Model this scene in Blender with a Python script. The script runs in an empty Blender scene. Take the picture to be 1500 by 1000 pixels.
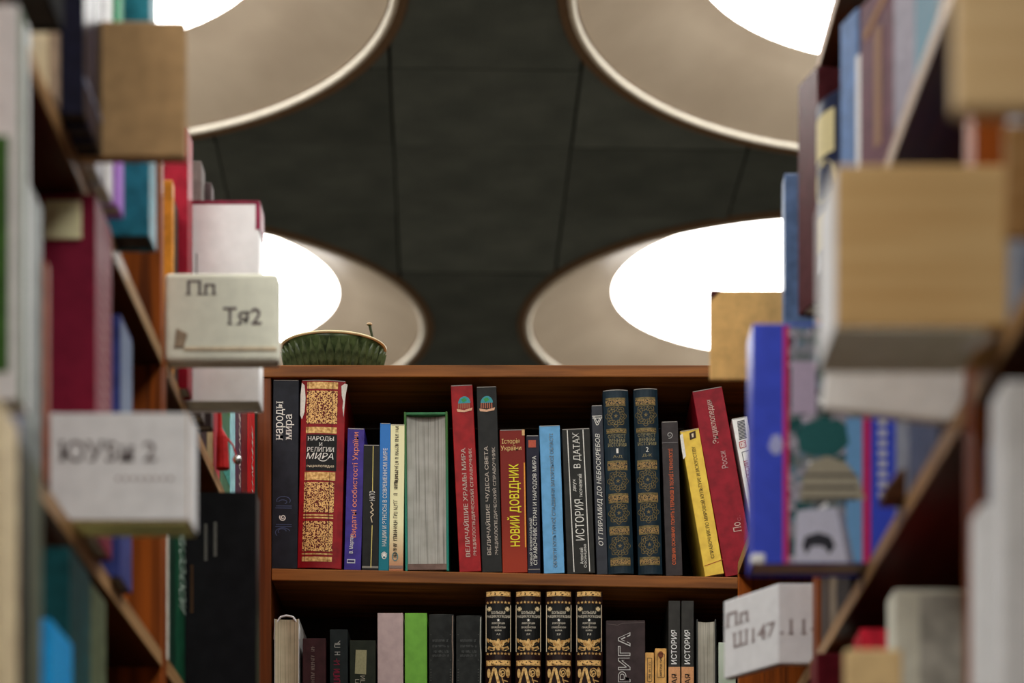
import bpy, bmesh, math, random
from mathutils import Matrix, Vector
random.seed(7)
R = math.radians

# ------------------------------------------------------------------ camera, world, exposure
sc = bpy.context.scene
C = bpy.data.collections.new('library'); sc.collection.children.link(C)
F = 3542.0            # focal length in pixels of a 1500 px wide frame (85 mm lens)
VX, VY = 760.0, 1700.0  # vanishing point of the aisle: the lens is shifted upwards
CZ = 0.87             # camera height above the floor
cd = bpy.data.cameras.new('camera'); cam = bpy.data.objects.new('camera', cd); C.objects.link(cam)
cam.location = (0, 0, CZ); cam.rotation_euler = (R(90), 0, 0)
cd.sensor_width = 36; cd.lens = F * 36 / 1500
cd.shift_x = -(VX - 750) / 1500; cd.shift_y = (VY - 500) / 1500
cd.clip_start = 0.05
cd.dof.use_dof = True; cd.dof.focus_distance = 3.6; cd.dof.aperture_fstop = 4.0
sc.camera = cam
w = bpy.data.worlds.new('world'); sc.world = w; w.use_nodes = True
w.node_tree.nodes['Background'].inputs[0].default_value = (0.05, 0.05, 0.05, 1)
vs = sc.view_settings
vs.view_transform = 'Standard'; vs.look = 'None'; vs.gamma = 1; vs.use_curve_mapping = False
vs.exposure = 0.0
LAMP = 10.5           # radiance of the ceiling lamp diffusers

# ------------------------------------------------------------------ materials
def lin(c, g=1.0):
    out = []
    for v in c:
        v = v / 255.0
        v = v / 12.92 if v <= 0.04045 else ((v + 0.055) / 1.055) ** 2.4
        out.append(min(0.9, v * g))
    return tuple(out) + (1,)
MATS = {}
def deep(c): return tuple(min(.9, 1.3 * v ** 1.28) for v in c[:3]) + (1,)   # saturated, inky cover stock
def new_mat(name):
    m = bpy.data.materials.new(name); m.use_nodes = True
    nt = m.node_tree; b = nt.nodes['Principled BSDF']
    b.inputs['Specular IOR Level'].default_value = 0.18
    return m, nt, b
def noise_mix(nt, c1, c2, scale=(1, 1, 1), nscale=20, detail=4, lo=0.35, hi=0.65, kind='Object'):
    tc = nt.nodes.new('ShaderNodeTexCoord'); mp = nt.nodes.new('ShaderNodeMapping')
    mp.inputs['Scale'].default_value = scale
    nt.links.new(tc.outputs[kind], mp.inputs['Vector'])
    n = nt.nodes.new('ShaderNodeTexNoise'); n.inputs['Scale'].default_value = nscale; n.inputs['Detail'].default_value = detail
    nt.links.new(mp.outputs['Vector'], n.inputs['Vector'])
    r = nt.nodes.new('ShaderNodeValToRGB')
    r.color_ramp.elements[0].position = lo; r.color_ramp.elements[0].color = c1
    r.color_ramp.elements[1].position = hi; r.color_ramp.elements[1].color = c2
    nt.links.new(n.outputs['Fac'], r.inputs['Fac'])
    return r, n, mp
def bump(nt, b, src, strength=0.2, dist=0.0005):
    bp = nt.nodes.new('ShaderNodeBump'); bp.inputs['Strength'].default_value = strength; bp.inputs['Distance'].default_value = dist
    nt.links.new(src, bp.inputs['Height']); nt.links.new(bp.outputs['Normal'], b.inputs['Normal'])
GAIN = 1.28
def cloth(c, rough=0.55, var=0.22, g=None, scale=60):
    key = ('cloth', c, rough, var, g, scale)
    if key not in MATS:
        m, nt, b = new_mat('cover_%02x%02x%02x' % tuple(int(max(0, min(255, v))) for v in c))
        base = deep(lin(c, g or GAIN))
        dk = tuple(v * (1 - var) for v in base[:3]) + (1,); lt = tuple(min(.95, v * (1 + var) + .002) for v in base[:3]) + (1,)
        r, n, mp = noise_mix(nt, dk, lt, nscale=scale, detail=6)
        nt.links.new(r.outputs['Color'], b.inputs['Base Color'])
        b.inputs['Roughness'].default_value = rough
        n2 = nt.nodes.new('ShaderNodeTexNoise'); n2.inputs['Scale'].default_value = 900
        nt.links.new(mp.outputs['Vector'], n2.inputs['Vector'])
        bump(nt, b, n2.outputs['Fac'], 0.15, 0.0004)
        MATS[key] = m
    return MATS[key]
def gradient(c1, c2, z0, z1, rough=0.45):
    key = ('grad', c1, c2, z0, z1)
    if key not in MATS:
        m, nt, b = new_mat('two_tone_cover')
        tc = nt.nodes.new('ShaderNodeTexCoord'); sp = nt.nodes.new('ShaderNodeSeparateXYZ'); mr = nt.nodes.new('ShaderNodeMapRange')
        nt.links.new(tc.outputs['Object'], sp.inputs[0]); nt.links.new(sp.outputs['Z'], mr.inputs['Value'])
        mr.inputs['From Min'].default_value = z0; mr.inputs['From Max'].default_value = z1
        mx = nt.nodes.new('ShaderNodeMix'); mx.data_type = 'RGBA'
        nt.links.new(mr.outputs['Result'], mx.inputs['Factor'])
        mx.inputs[6].default_value = deep(lin(c1, GAIN)); mx.inputs[7].default_value = deep(lin(c2, GAIN))
        nt.links.new(mx.outputs[2], b.inputs['Base Color']); b.inputs['Roughness'].default_value = rough
        MATS[key] = m
    return MATS[key]
def pages(c=(205, 200, 185), dk=0.45, g=None, fx=500):
    key = ('pages', c, dk, g, fx)
    if key not in MATS:
        m, nt, b = new_mat('page_edges')
        base = lin(c, g or GAIN)
        r, n, mp = noise_mix(nt, tuple(v * dk for v in base[:3]) + (1,), base, scale=(fx, 10, 5), nscale=1.0, detail=5, lo=0.25, hi=0.5)
        r2, n2, mp2 = noise_mix(nt, (.8, .8, .78, 1), (1, 1, 1, 1), scale=(1, 1, 1), nscale=35, detail=5)
        mx = nt.nodes.new('ShaderNodeMix'); mx.data_type = 'RGBA'; mx.blend_type = 'MULTIPLY'; mx.inputs['Factor'].default_value = 1
        nt.links.new(r.outputs['Color'], mx.inputs[6]); nt.links.new(r2.outputs['Color'], mx.inputs[7])
        nt.links.new(mx.outputs[2], b.inputs['Base Color']); b.inputs['Roughness'].default_value = 0.9
        bump(nt, b, n.outputs['Fac'], 0.35, 0.0006)
        MATS[key] = m
    return MATS[key]
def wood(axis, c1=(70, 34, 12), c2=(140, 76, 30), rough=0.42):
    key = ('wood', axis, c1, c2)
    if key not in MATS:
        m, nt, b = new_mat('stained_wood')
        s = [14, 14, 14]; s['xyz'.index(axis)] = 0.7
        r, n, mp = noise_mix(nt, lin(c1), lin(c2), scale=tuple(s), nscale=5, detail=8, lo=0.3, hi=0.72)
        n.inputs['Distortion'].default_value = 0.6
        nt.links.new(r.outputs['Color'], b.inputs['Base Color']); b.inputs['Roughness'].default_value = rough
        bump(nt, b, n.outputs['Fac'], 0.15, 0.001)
        MATS[key] = m
    return MATS[key]
def gold(dull=False):
    key = ('gold', dull)
    if key not in MATS:
        m, nt, b = new_mat('dull_gilt' if dull else 'gilt')
        a = (0.10, 0.075, 0.028, 1) if dull else (0.36, 0.17, 0.04, 1); z = (0.21, 0.16, 0.065, 1) if dull else (0.78, 0.52, 0.20, 1)
        r, n, mp = noise_mix(nt, a, z, nscale=220, detail=4)
        nt.links.new(r.outputs['Color'], b.inputs['Base Color'])
        b.inputs['Metallic'].default_value = 0.25; b.inputs['Roughness'].default_value = 0.45
        MATS[key] = m
    return MATS[key]
def filigree(ground, scale=330, wline=0.035, bright=1.0):
    key = ('filigree', ground, scale, wline, bright)
    if key not in MATS:
        m, nt, b = new_mat('gilt_filigree')
        tc = nt.nodes.new('ShaderNodeTexCoord')
        n = nt.nodes.new('ShaderNodeTexNoise'); n.inputs['Scale'].default_value = scale; n.inputs['Detail'].default_value = 1.5
        nt.links.new(tc.outputs['Object'], n.inputs['Vector'])
        s = nt.nodes.new('ShaderNodeMath'); s.operation = 'SUBTRACT'; s.inputs[1].default_value = 0.5
        nt.links.new(n.outputs['Fac'], s.inputs[0])
        a = nt.nodes.new('ShaderNodeMath'); a.operation = 'ABSOLUTE'; nt.links.new(s.outputs[0], a.inputs[0])
        r = nt.nodes.new('ShaderNodeValToRGB')
        r.color_ramp.elements[0].position = wline; r.color_ramp.elements[0].color = (0.78 * bright, 0.48 * bright, 0.17 * bright, 1)
        r.color_ramp.elements[1].position = wline * 1.9; r.color_ramp.elements[1].color = lin(ground)
        nt.links.new(a.outputs[0], r.inputs['Fac']); nt.links.new(r.outputs['Color'], b.inputs['Base Color'])
        b.inputs['Roughness'].default_value = 0.45; b.inputs['Metallic'].default_value = 0.1
        MATS[key] = m
    return MATS[key]
def ink(c, g=GAIN, rough=0.6):
    key = ('ink', c, g)
    if key not in MATS:
        m, nt, b = new_mat('print_%02x%02x%02x' % tuple(c))
        base = lin(c, g)
        r, n, mp = noise_mix(nt, tuple(v * .85 for v in base[:3]) + (1,), base, nscale=400)
        nt.links.new(r.outputs['Color'], b.inputs['Base Color']); b.inputs['Roughness'].default_value = rough
        MATS[key] = m
    return MATS[key]

# ------------------------------------------------------------------ mesh helpers
class MB:
    def __init__(s): s.v = []; s.f = []
    def add(s, vs_, fs_):
        o = len(s.v); s.v += [tuple(p) for p in vs_]; s.f += [tuple(i + o for i in f) for f in fs_]; return s
    def box(s, x0, x1, y0, y1, z0, z1):
        return s.add([(x0, y0, z0), (x1, y0, z0), (x1, y1, z0), (x0, y1, z0), (x0, y0, z1), (x1, y0, z1), (x1, y1, z1), (x0, y1, z1)],
                     [(3, 2, 1, 0), (4, 5, 6, 7), (0, 1, 5, 4), (1, 2, 6, 5), (2, 3, 7, 6), (3, 0, 4, 7)])
    def prism(s, pts, y0, y1):            # polygon in x,z extruded along y
        n = len(pts)
        s.add([(x, y0, z) for x, z in pts] + [(x, y1, z) for x, z in pts],
              [tuple(range(n)), tuple(range(2 * n - 1, n - 1, -1))] + [(i, i + n, (i + 1) % n + n, (i + 1) % n) for i in range(n)])
        return s
    def lathe(s, prof, n=64, mod=None):   # profile (r, z) about z, open
        k = len(prof); v = []; f = []
        for i in range(n):
            a = 2 * math.pi * i / n
            for (r, z) in prof:
                rr = r * (mod(a, z) if mod else 1)
                v.append((rr * math.cos(a), rr * math.sin(a), z))
        for i in range(n):
            j = (i + 1) % n
            for q in range(k - 1): f.append((i * k + q, j * k + q, j * k + q + 1, i * k + q + 1))
        return s.add(v, f)
    def tube(s, pts, rads, n=8):
        pts = [Vector(p) for p in pts]; rings = []
        for i, p in enumerate(pts):
            d = (pts[min(i + 1, len(pts) - 1)] - pts[max(i - 1, 0)]).normalized()
            u = d.cross(Vector((0, 1, 0.3))).normalized(); q = d.cross(u)
            rr = rads[i] if isinstance(rads, (list, tuple)) else rads
            rings.append([p + (u * math.cos(2 * math.pi * k / n) + q * math.sin(2 * math.pi * k / n)) * rr for k in range(n)])
        v = [tuple(p) for r in rings for p in r]
        f = [(i * n + k, i * n + (k + 1) % n, (i + 1) * n + (k + 1) % n, (i + 1) * n + k) for i in range(len(pts) - 1) for k in range(n)]
        f += [tuple(range(n))[::-1], tuple((len(pts) - 1) * n + k for k in range(n))]
        return s.add(v, f)
    def mesh(s, name, mat=None, smooth=False):
        me = bpy.data.meshes.new(name); me.from_pydata(s.v, [], s.f)
        bm = bmesh.new(); bm.from_mesh(me); bmesh.ops.recalc_face_normals(bm, faces=bm.faces); bm.to_mesh(me); bm.free()
        if mat: me.materials.append(mat)
        if smooth:
            for p in me.polygons: p.use_smooth = True
        return me
    def build(s, name, mat, parent=None, bevel=0, smooth=False, seg=2):
        return link(name, s.mesh(name, mat, smooth), parent, bevel, seg)
def link(name, me, parent=None, bevel=0, seg=2):
    o = bpy.data.objects.new(name, me); C.objects.link(o); o.parent = parent
    if bevel:
        m = o.modifiers.new('bevel', 'BEVEL'); m.width = bevel; m.segments = seg; m.limit_method = 'ANGLE'; m.angle_limit = R(40)
    return o
def empty(name, loc=(0, 0, 0), rot=(0, 0, 0)):
    o = bpy.data.objects.new(name, None); C.objects.link(o); o.location = loc; o.rotation_euler = rot; o.empty_display_size = 0.05
    return o
def tag(o, label, cat, group=None):
    o['label'] = label; o['category'] = cat
    if group: o['group'] = group
    return o
def struct(o): o['kind'] = 'structure'; return o

# ------------------------------------------------------------------ the room
tile_m, nt, b = new_mat('dark_ceiling_tile')
r, n, mp = noise_mix(nt, (0.098, 0.116, 0.110, 1), (0.138, 0.160, 0.150, 1), nscale=6, detail=8)
oi = nt.nodes.new('ShaderNodeObjectInfo'); mr = nt.nodes.new('ShaderNodeMapRange'); mr.inputs['To Min'].default_value = .8; mr.inputs['To Max'].default_value = 1.25
nt.links.new(oi.outputs['Random'], mr.inputs['Value'])
vm = nt.nodes.new('ShaderNodeVectorMath'); vm.operation = 'SCALE'; nt.links.new(r.outputs['Color'], vm.inputs[0]); nt.links.new(mr.outputs['Result'], vm.inputs['Scale'])
nt.links.new(vm.outputs['Vector'], b.inputs['Base Color']); b.inputs['Roughness'].default_value = 0.85
wv = nt.nodes.new('ShaderNodeTexWave'); wv.inputs['Scale'].default_value = 20; wv.bands_direction = 'X'; wv.inputs['Distortion'].default_value = 0.6
tc = nt.nodes.new('ShaderNodeTexCoord'); nt.links.new(tc.outputs['Object'], wv.inputs['Vector'])
bump(nt, b, wv.outputs['Fac'], 0.5, 0.003)
plaster, nt, b = new_mat('wall_plaster')
r, n, mp = noise_mix(nt, (0.20, 0.185, 0.155, 1), (0.25, 0.235, 0.20, 1), nscale=3)
nt.links.new(r.outputs['Color'], b.inputs['Base Color']); b.inputs['Roughness'].default_value = 0.9
floor_m = wood('y', (122, 112, 100), (148, 138, 124), 0.5)
void_m = cloth((20, 20, 18), 0.9)

X0, X1, Y0, Y1, ZT = -4.2, 4.2, -5.6, 12.6, 4.25
struct(MB().box(X0, X1, Y0, Y1, -0.1, 0).build('floor', floor_m))
struct(MB().box(X0 - .1, X0, Y0, Y1, 0, ZT).build('wall_left', plaster))
struct(MB().box(X1, X1 + .1, Y0, Y1, 0, ZT).build('wall_right', plaster))
struct(MB().box(X0 - .1, X1 + .1, Y0 - .1, Y0, 0, ZT).build('wall_rear', plaster))
struct(MB().box(X0 - .1, X1 + .1, Y1, Y1 + .1, 0, ZT).build('wall_far', plaster))
ceiling = struct(MB().box(X0 - .1, X1 + .1, Y0 - .1, Y1 + .1, ZT, ZT + .1).build('ceiling', void_m))

ZR = CZ + 2.85        # height of the lamp rims
LAMPS = [(-1.263, 5.81), (1.095, 5.896), (-1.294, 8.256), (0.997, 8.262)]
LAMPS_UNSEEN = [(-1.25, 3.40), (1.08, 3.45), (-1.25, 0.98), (1.08, 1.0), (-1.25, -1.44), (1.08, -1.42), (-1.25, -3.86), (1.08, -3.84)]  # unseen lamps carrying on the rows, added for frontal light
PHI = R(1.84); OX, OY = 0.1317, 7.312; TW, TD = 0.5, 0.485
def tile_xy(u, v): return (OX + u * math.cos(PHI) - v * math.sin(PHI), OY + u * math.sin(PHI) + v * math.cos(PHI))
whole = MB().box(.0025, TW - .0025, .0025, TD - .0025, 0, .015).mesh('tile', tile_m)
rest = MB()
for i in range(-9, 9):
    for j in range(-27, 11):
        u0, v0 = i * TW, j * TD
        pts = [tile_xy(u0 + a * TW, v0 + b_ * TD) for a in (0, 1) for b_ in (0, 1)]
        if min(p[0] for p in pts) < X0 or max(p[0] for p in pts) > X1 or min(p[1] for p in pts) < Y0 or max(p[1] for p in pts) > Y1: continue
        cx, cy = tile_xy(u0 + TW / 2, v0 + TD / 2)
        near = [(lx, ly) for lx, ly in LAMPS + LAMPS_UNSEEN if math.hypot(cx - lx, cy - ly) < 1.4]
        shown = 5.2 < cy < 9.4 and abs(cx - .1) < 2.3
        dz = random.uniform(0, .004); me = whole
        if near:
            n = 26; vv = []; ff = []
            for a in range(n + 1):
                for b_ in range(n + 1):
                    vv.append((.004 + (TW - .008) * a / n, .004 + (TD - .008) * b_ / n, 0))
            for a in range(n):
                for b_ in range(n):
                    px, py = tile_xy(u0 + (a + .5) * TW / n, v0 + (b_ + .5) * TD / n)
                    if all(math.hypot(px - lx, py - ly) > .972 for lx, ly in near):
                        ff.append((a * (n + 1) + b_, a * (n + 1) + b_ + 1, (a + 1) * (n + 1) + b_ + 1, (a + 1) * (n + 1) + b_))
            if not ff: continue
            if len(ff) < n * n:
                used = sorted({k for f in ff for k in f}); mpk = {k: q for q, k in enumerate(used)}
                mb = MB(); mb.add([vv[k] for k in used], [tuple(mpk[k] for k in f)[::-1] for f in ff])
                me = None
                if shown: me = bpy.data.meshes.new('tile'); me.from_pydata(mb.v, [], mb.f); me.materials.append(tile_m)
            else: mb = None
        else: mb = None
        x, y = tile_xy(u0, v0)
        if shown:
            o = link('tile', me, ceiling); o.location = (x, y, ZR + .008 + dz)
            o.rotation_euler = (random.uniform(-.012, .004), random.uniform(-.004, .004), PHI)
        else:
            M = Matrix.Translation((x, y, ZR + .008 + dz)) @ Matrix.Rotation(PHI, 4, 'Z')
            if mb is None: mb = MB().box(.0025, TW - .0025, .0025, TD - .0025, 0, .015)
            rest.add([tuple(M @ Vector(p)) for p in mb.v], mb.f)
o = rest.build('tile', tile_m, ceiling); o['kind'] = 'stuff'

# ------------------------------------------------------------------ ceiling lamps
dish_m, nt, b = new_mat('lamp_dish_enamel')
r, n, mp = noise_mix(nt, (0.60, 0.49, 0.37, 1), (0.70, 0.585, 0.45, 1), nscale=4, detail=6)
nt.links.new(r.outputs['Color'], b.inputs['Base Color']); b.inputs['Roughness'].default_value = 0.5
rim_m = cloth((226, 219, 207), 0.35, 0.05, 1.0)
flange_m = cloth((128, 106, 84), 0.5, 0.08, 1.0)
glow_m, nt, b = new_mat('lit_opal_diffuser')
b.inputs['Base Color'].default_value = (0.8, 0.8, 0.8, 1)
b.inputs['Emission Color'].default_value = (1.0, 0.98, 0.94, 1); b.inputs['Emission Strength'].default_value = LAMP
def lamp_meshes():
    d = MB().lathe([(.955, .012), (.90, .036), (.82, .070), (.74, .104), (.68, .1295), (.672, .131)], 96).mesh('dish', dish_m, True)
    rm = MB().lathe([(.962, .018), (.958, .004), (.966, -.004), (.976, .0), (.978, .012)], 96).mesh('rim', rim_m, True)
    fl = MB().lathe([(.976, .004), (.990, -.006), (1.0, -.004), (1.004, .010)], 96).mesh('flange', flange_m, True)
    n = 64
    g = MB(); g.add([(0, 0, .129)] + [((.676) * math.cos(2 * math.pi * k / n), (.676) * math.sin(2 * math.pi * k / n), .129) for k in range(n)],
                    [(0, (k + 1) % n + 1, k + 1) for k in range(n)])
    g = MB().lathe([(.0004, .072), (.2, .077), (.4, .092), (.55, .109), (.64, .122), (.676, .1295)], 64)
    me = bpy.data.meshes.new('diffuser'); me.from_pydata(g.v, [], g.f); me.materials.append(glow_m)
    hs = MB().lathe([(1.0, .008), (1.0, .03), (.72, .17), (.0005, .175)], 64).mesh('housing', flange_m, True)
    return [('housing', hs), ('dish', d), ('rim', rm), ('flange', fl), ('diffuser', me)]
LM = lamp_meshes()
LAB = ['upper left round recessed ceiling lamp with beige dish, above the brown divider card',
       'upper right round recessed ceiling lamp with beige dish, nearest the right bookcase top',
       'lower left round ceiling lamp glowing behind the green bowl on the bookcase',
       'lower right round ceiling lamp glowing behind the tan divider card']
for k, (x, y) in enumerate(LAMPS + LAMPS_UNSEEN):
    t = empty('ceiling_lamp', (x, y, ZR))
    tag(t, LAB[k] if k < 4 else 'unseen round ceiling lamp continuing the rows, added for frontal light', 'lamp', 'round ceiling lamps' if k < 4 else 'unseen lamps added for light')
    for nm, me in LM: link(nm, me, t)

# ------------------------------------------------------------------ bookcases
LP, RP = -0.385, 0.321            # front planes of the side bookcases
YB = F / 985.0                    # front plane of the bookcase across the end
DEP = 0.25; BT = 0.018
SH = [1.164, 0.856, 0.531, 0.204, -0.121, -0.446, -0.77]   # undersides of the boards above the camera height
STAND = {'A': .874, 'B': .549, 'C': .222}
def bookcase(label, plane, side, y0, y1, top):
    t = tag(empty('bookcase', (plane, y0, 0)), label, 'bookcase', 'stained wooden bookcases')
    sgn = -1 if side == 'L' else 1
    def bx(xa, xb, ya, yb, za, zb, nm, m, bev=.0015):
        x0_, x1_ = sorted((sgn * xa, sgn * xb))
        return MB().box(x0_, x1_, ya, yb, za, zb).build(nm, m, t, bev)
    L = y1 - y0; zt = CZ + top + BT
    wz, wy, wd = wood('z', (98, 44, 8), (188, 94, 22)), wood('y', (48, 22, 10), (80, 40, 18)), wood('z', (26, 12, 5), (44, 21, 9))  # wd, the back panel wood, is darkened to hold the shelf shadow
    bx(0, DEP, 0, .02, 0, zt, 'upright', wz); bx(0, DEP, L - .02, L, 0, zt, 'upright', wz)
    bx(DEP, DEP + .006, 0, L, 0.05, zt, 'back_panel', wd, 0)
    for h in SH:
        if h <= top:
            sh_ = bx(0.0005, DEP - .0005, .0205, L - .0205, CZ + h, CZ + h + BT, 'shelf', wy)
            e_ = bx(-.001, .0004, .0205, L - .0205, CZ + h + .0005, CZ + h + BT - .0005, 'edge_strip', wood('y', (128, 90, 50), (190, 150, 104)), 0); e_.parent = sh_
    return t
bookcase('left wooden bookcase with the orange upright, holding the maroon and teal books', LP, 'L', 1.723, 2.622, SH[0])
bookcase('low far left bookcase next to the end bookcase, holding the big black book', LP, 'L', 2.624, 3.55, SH[1])
bookcase('nearest left bookcase at the picture edge, holding blurred beige books', LP, 'L', 0.82, 1.721, SH[0])
bookcase('right wooden bookcase with dark slanting shelves, holding the blue illustrated book', RP, 'R', 1.723, 2.622, SH[0])
bookcase('low far right bookcase beside the end bookcase, behind the blue illustrated book', RP, 'R', 2.624, 3.55, SH[1])
bookcase('nearest right bookcase at the picture edge, holding blurred wooden divider blocks', RP, 'R', 0.82, 1.721, SH[0])
# the bookcase across the end of the aisle
BX0, BX1 = (377 - VX) / 985, (1263 - VX) / 985
bc = tag(empty('bookcase', ((BX0 + BX1) / 2, YB, 0)), 'sharp wooden bookcase across the aisle end, with red and gilt books', 'bookcase', 'stained wooden bookcases')
wz, wx, wd = wood('z', (66, 30, 8), (124, 62, 18)), wood('x', (82, 44, 14), (160, 98, 42)), wood('z', (26, 12, 5), (44, 21, 9))  # back panel wood wd painted dark for the shadow between books
HW = (BX1 - BX0) / 2
TOPZ = CZ + (VY - 535) / 985      # top face of its top board
MIDL, MIDR = CZ + (VY - 832) / 985, CZ + (VY - 848) / 985  # slightly sloping middle board
def mid_z(X): return MIDL + (MIDR - MIDL) * (X - BX0) / (BX1 - BX0)
LOWZ = CZ + .549
for x0_, x1_ in ((-HW, -HW + .0205), (HW - .0205, HW)):
    MB().box(x0_, x1_, 0, DEP, 0, TOPZ - BT - .0005).build('upright', wz, bc, .0015)
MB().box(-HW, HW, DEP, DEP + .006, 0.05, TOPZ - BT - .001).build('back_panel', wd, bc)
MB().box(-HW - .01, HW + .01, -.002, DEP + .006, TOPZ - BT, TOPZ).build('top_board', wx, bc, .0015)
sl = MB().prism([(-HW + .021, MIDL - BT), (HW - .021, MIDR - BT), (HW - .021, MIDR), (-HW + .021, MIDL)], 0, DEP - .0005)
sl.build('shelf', wx, bc, .0015)
for h in SH[2:]:
    MB().box(-HW + .021, HW - .021, 0, DEP - .0005, CZ + h, CZ + h + BT).build('shelf', wx, bc, .0015)

# ------------------------------------------------------------------ books
TXT = {}
def text_raw(s, off=0.0, serif=False):
    key = (s, off, serif)
    if key not in TXT:
        cu = bpy.data.curves.new('title', 'FONT'); cu.body = s; cu.resolution_u = 3; cu.offset = off
        ob = bpy.data.objects.new('title_tmp', cu); C.objects.link(ob)
        dg = bpy.context.evaluated_depsgraph_get(); dg.update()
        me = bpy.data.meshes.new_from_object(ob.evaluated_get(dg))
        v = [tuple(p.co) for p in me.vertices]; f = [tuple(p.vertices) for p in me.polygons]
        bpy.data.objects.remove(ob); bpy.data.meshes.remove(me); bpy.data.curves.remove(cu)
        if serif:                      # short level edges of the stems get slab serifs
            cap = max(p[1] for p in text_raw('П')[0]); xh = max(p[1] for p in text_raw('п')[0])
            cnt = {}
            for fc in f:
                for a, b_ in zip(fc, fc[1:] + fc[:1]): e = (min(a, b_), max(a, b_)); cnt[e] = cnt.get(e, 0) + 1
            for (a, b_), c_ in list(cnt.items()):
                (xa, ya, _), (xb, yb, _) = v[a], v[b_]; ln = abs(xa - xb)
                if c_ == 1 and abs(ya - yb) < 1e-3 and .05 < ln < .24 and any(abs(ya - q) < .03 for q in (0, cap, xh)):
                    x0, x1 = min(xa, xb) - .065, max(xa, xb) + .065; d = .05 if abs(ya) < .03 else -.05; o_ = len(v)
                    v += [(x0, ya, 0), (x1, ya, 0), (x1, ya + d, 0), (x0, ya + d, 0)]
                    f.append((o_, o_ + 1, o_ + 2, o_ + 3) if d > 0 else (o_ + 3, o_ + 2, o_ + 1, o_))
        TXT[key] = (v, f)
    return TXT[key]
class Book:
    """spine faces local -y, thickness along x, standing on z = 0"""
    def __init__(s, label, T, H, D, cover, group=None, page=None, bulge=0.0, fore=False, over=.003, ct=.0022, spine=None, kind='book', soft=False):
        s.T, s.H, s.D, s.bulge, s.fore = T, H, D, bulge, fore
        s.root = tag(empty(kind), label, 'book', group)
        page = page or pages()
        if soft: over = 0.0005; ct = .0007
        n = 8 if bulge else 2; prof = []
        for k in range(n + 1):
            x = -T / 2 + T * k / n; prof.append((x, s.ys(x) if not fore else -s.ys(x)))
        inn = [(max(-T / 2 + ct, min(T / 2 - ct, x)), y + (ct if not fore else -ct)) for x, y in prof]
        if fore:
            prof = [(x, y + D) for x, y in prof]; inn = [(x, y + D) for x, y in inn]
        ye = D if not fore else 0.0
        out_p = [(-T / 2, ye)] + prof + [(T / 2, ye)]; in_p = [(-T / 2 + ct, ye)] + inn + [(T / 2 - ct, ye)]
        k = len(out_p); mb = MB(); v = []
        for z in (0, H):
            v += [(x, y, z) for x, y in out_p] + [(x, y, z) for x, y in in_p]
        f = []
        for i in range(k - 1):
            f += [(i, i + 1, 2 * k + i + 1, 2 * k + i), (k + i + 1, k + i, 3 * k + i, 3 * k + i + 1),
                  (i + 1, i, k + i, k + i + 1), (2 * k + i, 2 * k + i + 1, 3 * k + i + 1, 3 * k + i)]
        f += [(0, 2 * k, 3 * k, k), (k - 1, 2 * k - 1, 4 * k - 1, 3 * k - 1)]
        mb.add(v, f)
        mb.build('cover', cover, s.root, .0006, False, 1)
        ya, yb_ = (.0035, D - over) if not fore else (over, D - .0035)
        pb = MB()
        if fore:   # hollowed fore edge towards the aisle
            m = 10; tt = T - 2 * ct - .0004; q = []
            for i in range(m + 1):
                x = -tt / 2 + tt * i / m; q.append((x, ya + .006 * (1 - (2 * x / tt) ** 2)))
            v = []
            for z in (over, H - over): v += [(x, y, z) for x, y in q] + [(tt / 2, yb_, z), (-tt / 2, yb_, z)]
            k = m + 3
            pb.add(v, [tuple(range(k))[::-1], tuple(range(k, 2 * k))] + [(i, (i + 1) % k, (i + 1) % k + k, i + k) for i in range(k)])
        else:
            pb.box(-T / 2 + ct + .0002, T / 2 - ct - .0002, ya, yb_, over, H - over)
        pb.build('pages', page, s.root)
    def ys(s, x): return -s.bulge * (1 - (2 * x / s.T) ** 2)
    def flat(s, name, v2, faces, mat, eps=.0004):
        me = bpy.data.meshes.new(name)
        me.from_pydata([(x, s.ys(max(-s.T / 2, min(s.T / 2, x))) - eps, z) for x, z in v2], [], faces); me.materials.append(mat)
        return link(name, me, s.root)
    def band(s, u0, u1, v0, v1, mat, name='gilt_band', eps=.0004):
        n = 8 if s.bulge else 1
        v = [(u0 + (u1 - u0) * i / n, z) for i in range(n + 1) for z in (v0, v1)]
        return s.flat(name, v, [(2 * i, 2 * i + 2, 2 * i + 3, 2 * i + 1) for i in range(n)], mat, eps)
    def poly(s, pts, mat, name='emblem', eps=.0005): return s.flat(name, pts, [tuple(range(len(pts)))], mat, eps)
    def lines(s, strokes, wd, mat, name='ornament', eps=.0005):
        v = []; f = []
        for pts in strokes:
            for (a, b_) in zip(pts[:-1], pts[1:]):
                dx, dz = b_[0] - a[0], b_[1] - a[1]; l = math.hypot(dx, dz) or 1
                nx, nz = -dz / l * wd / 2, dx / l * wd / 2; o = len(v)
                v += [(a[0] - nx, a[1] - nz), (b_[0] - nx, b_[1] - nz), (b_[0] + nx, b_[1] + nz), (a[0] + nx, a[1] + nz)]
                f.append((o, o + 1, o + 2, o + 3))
        return s.flat(name, v, f, mat, eps)
    def text(s, string, u, v, length, height, mat, rot=90, shear=0.0, off=0.0, name='title', eps=.0006, serif=False):
        vv, ff = text_raw(string, off, serif)
        xs = [p[0] for p in vv]; ys_ = [p[1] for p in vv]
        cx, cy = (min(xs) + max(xs)) / 2, (min(ys_) + max(ys_)) / 2
        kx, ky = length / (max(xs) - min(xs)), height / (max(ys_) - min(ys_))
        out = []
        for p in vv:
            a, b_ = (p[0] - cx) * kx, (p[1] - cy) * ky; a += shear * b_
            out.append((u + a, v + b_) if rot == 0 else ((u - b_, v + a) if rot == 90 else (u + b_, v - a)))
        return s.flat(name, out, ff, mat, eps)
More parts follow.
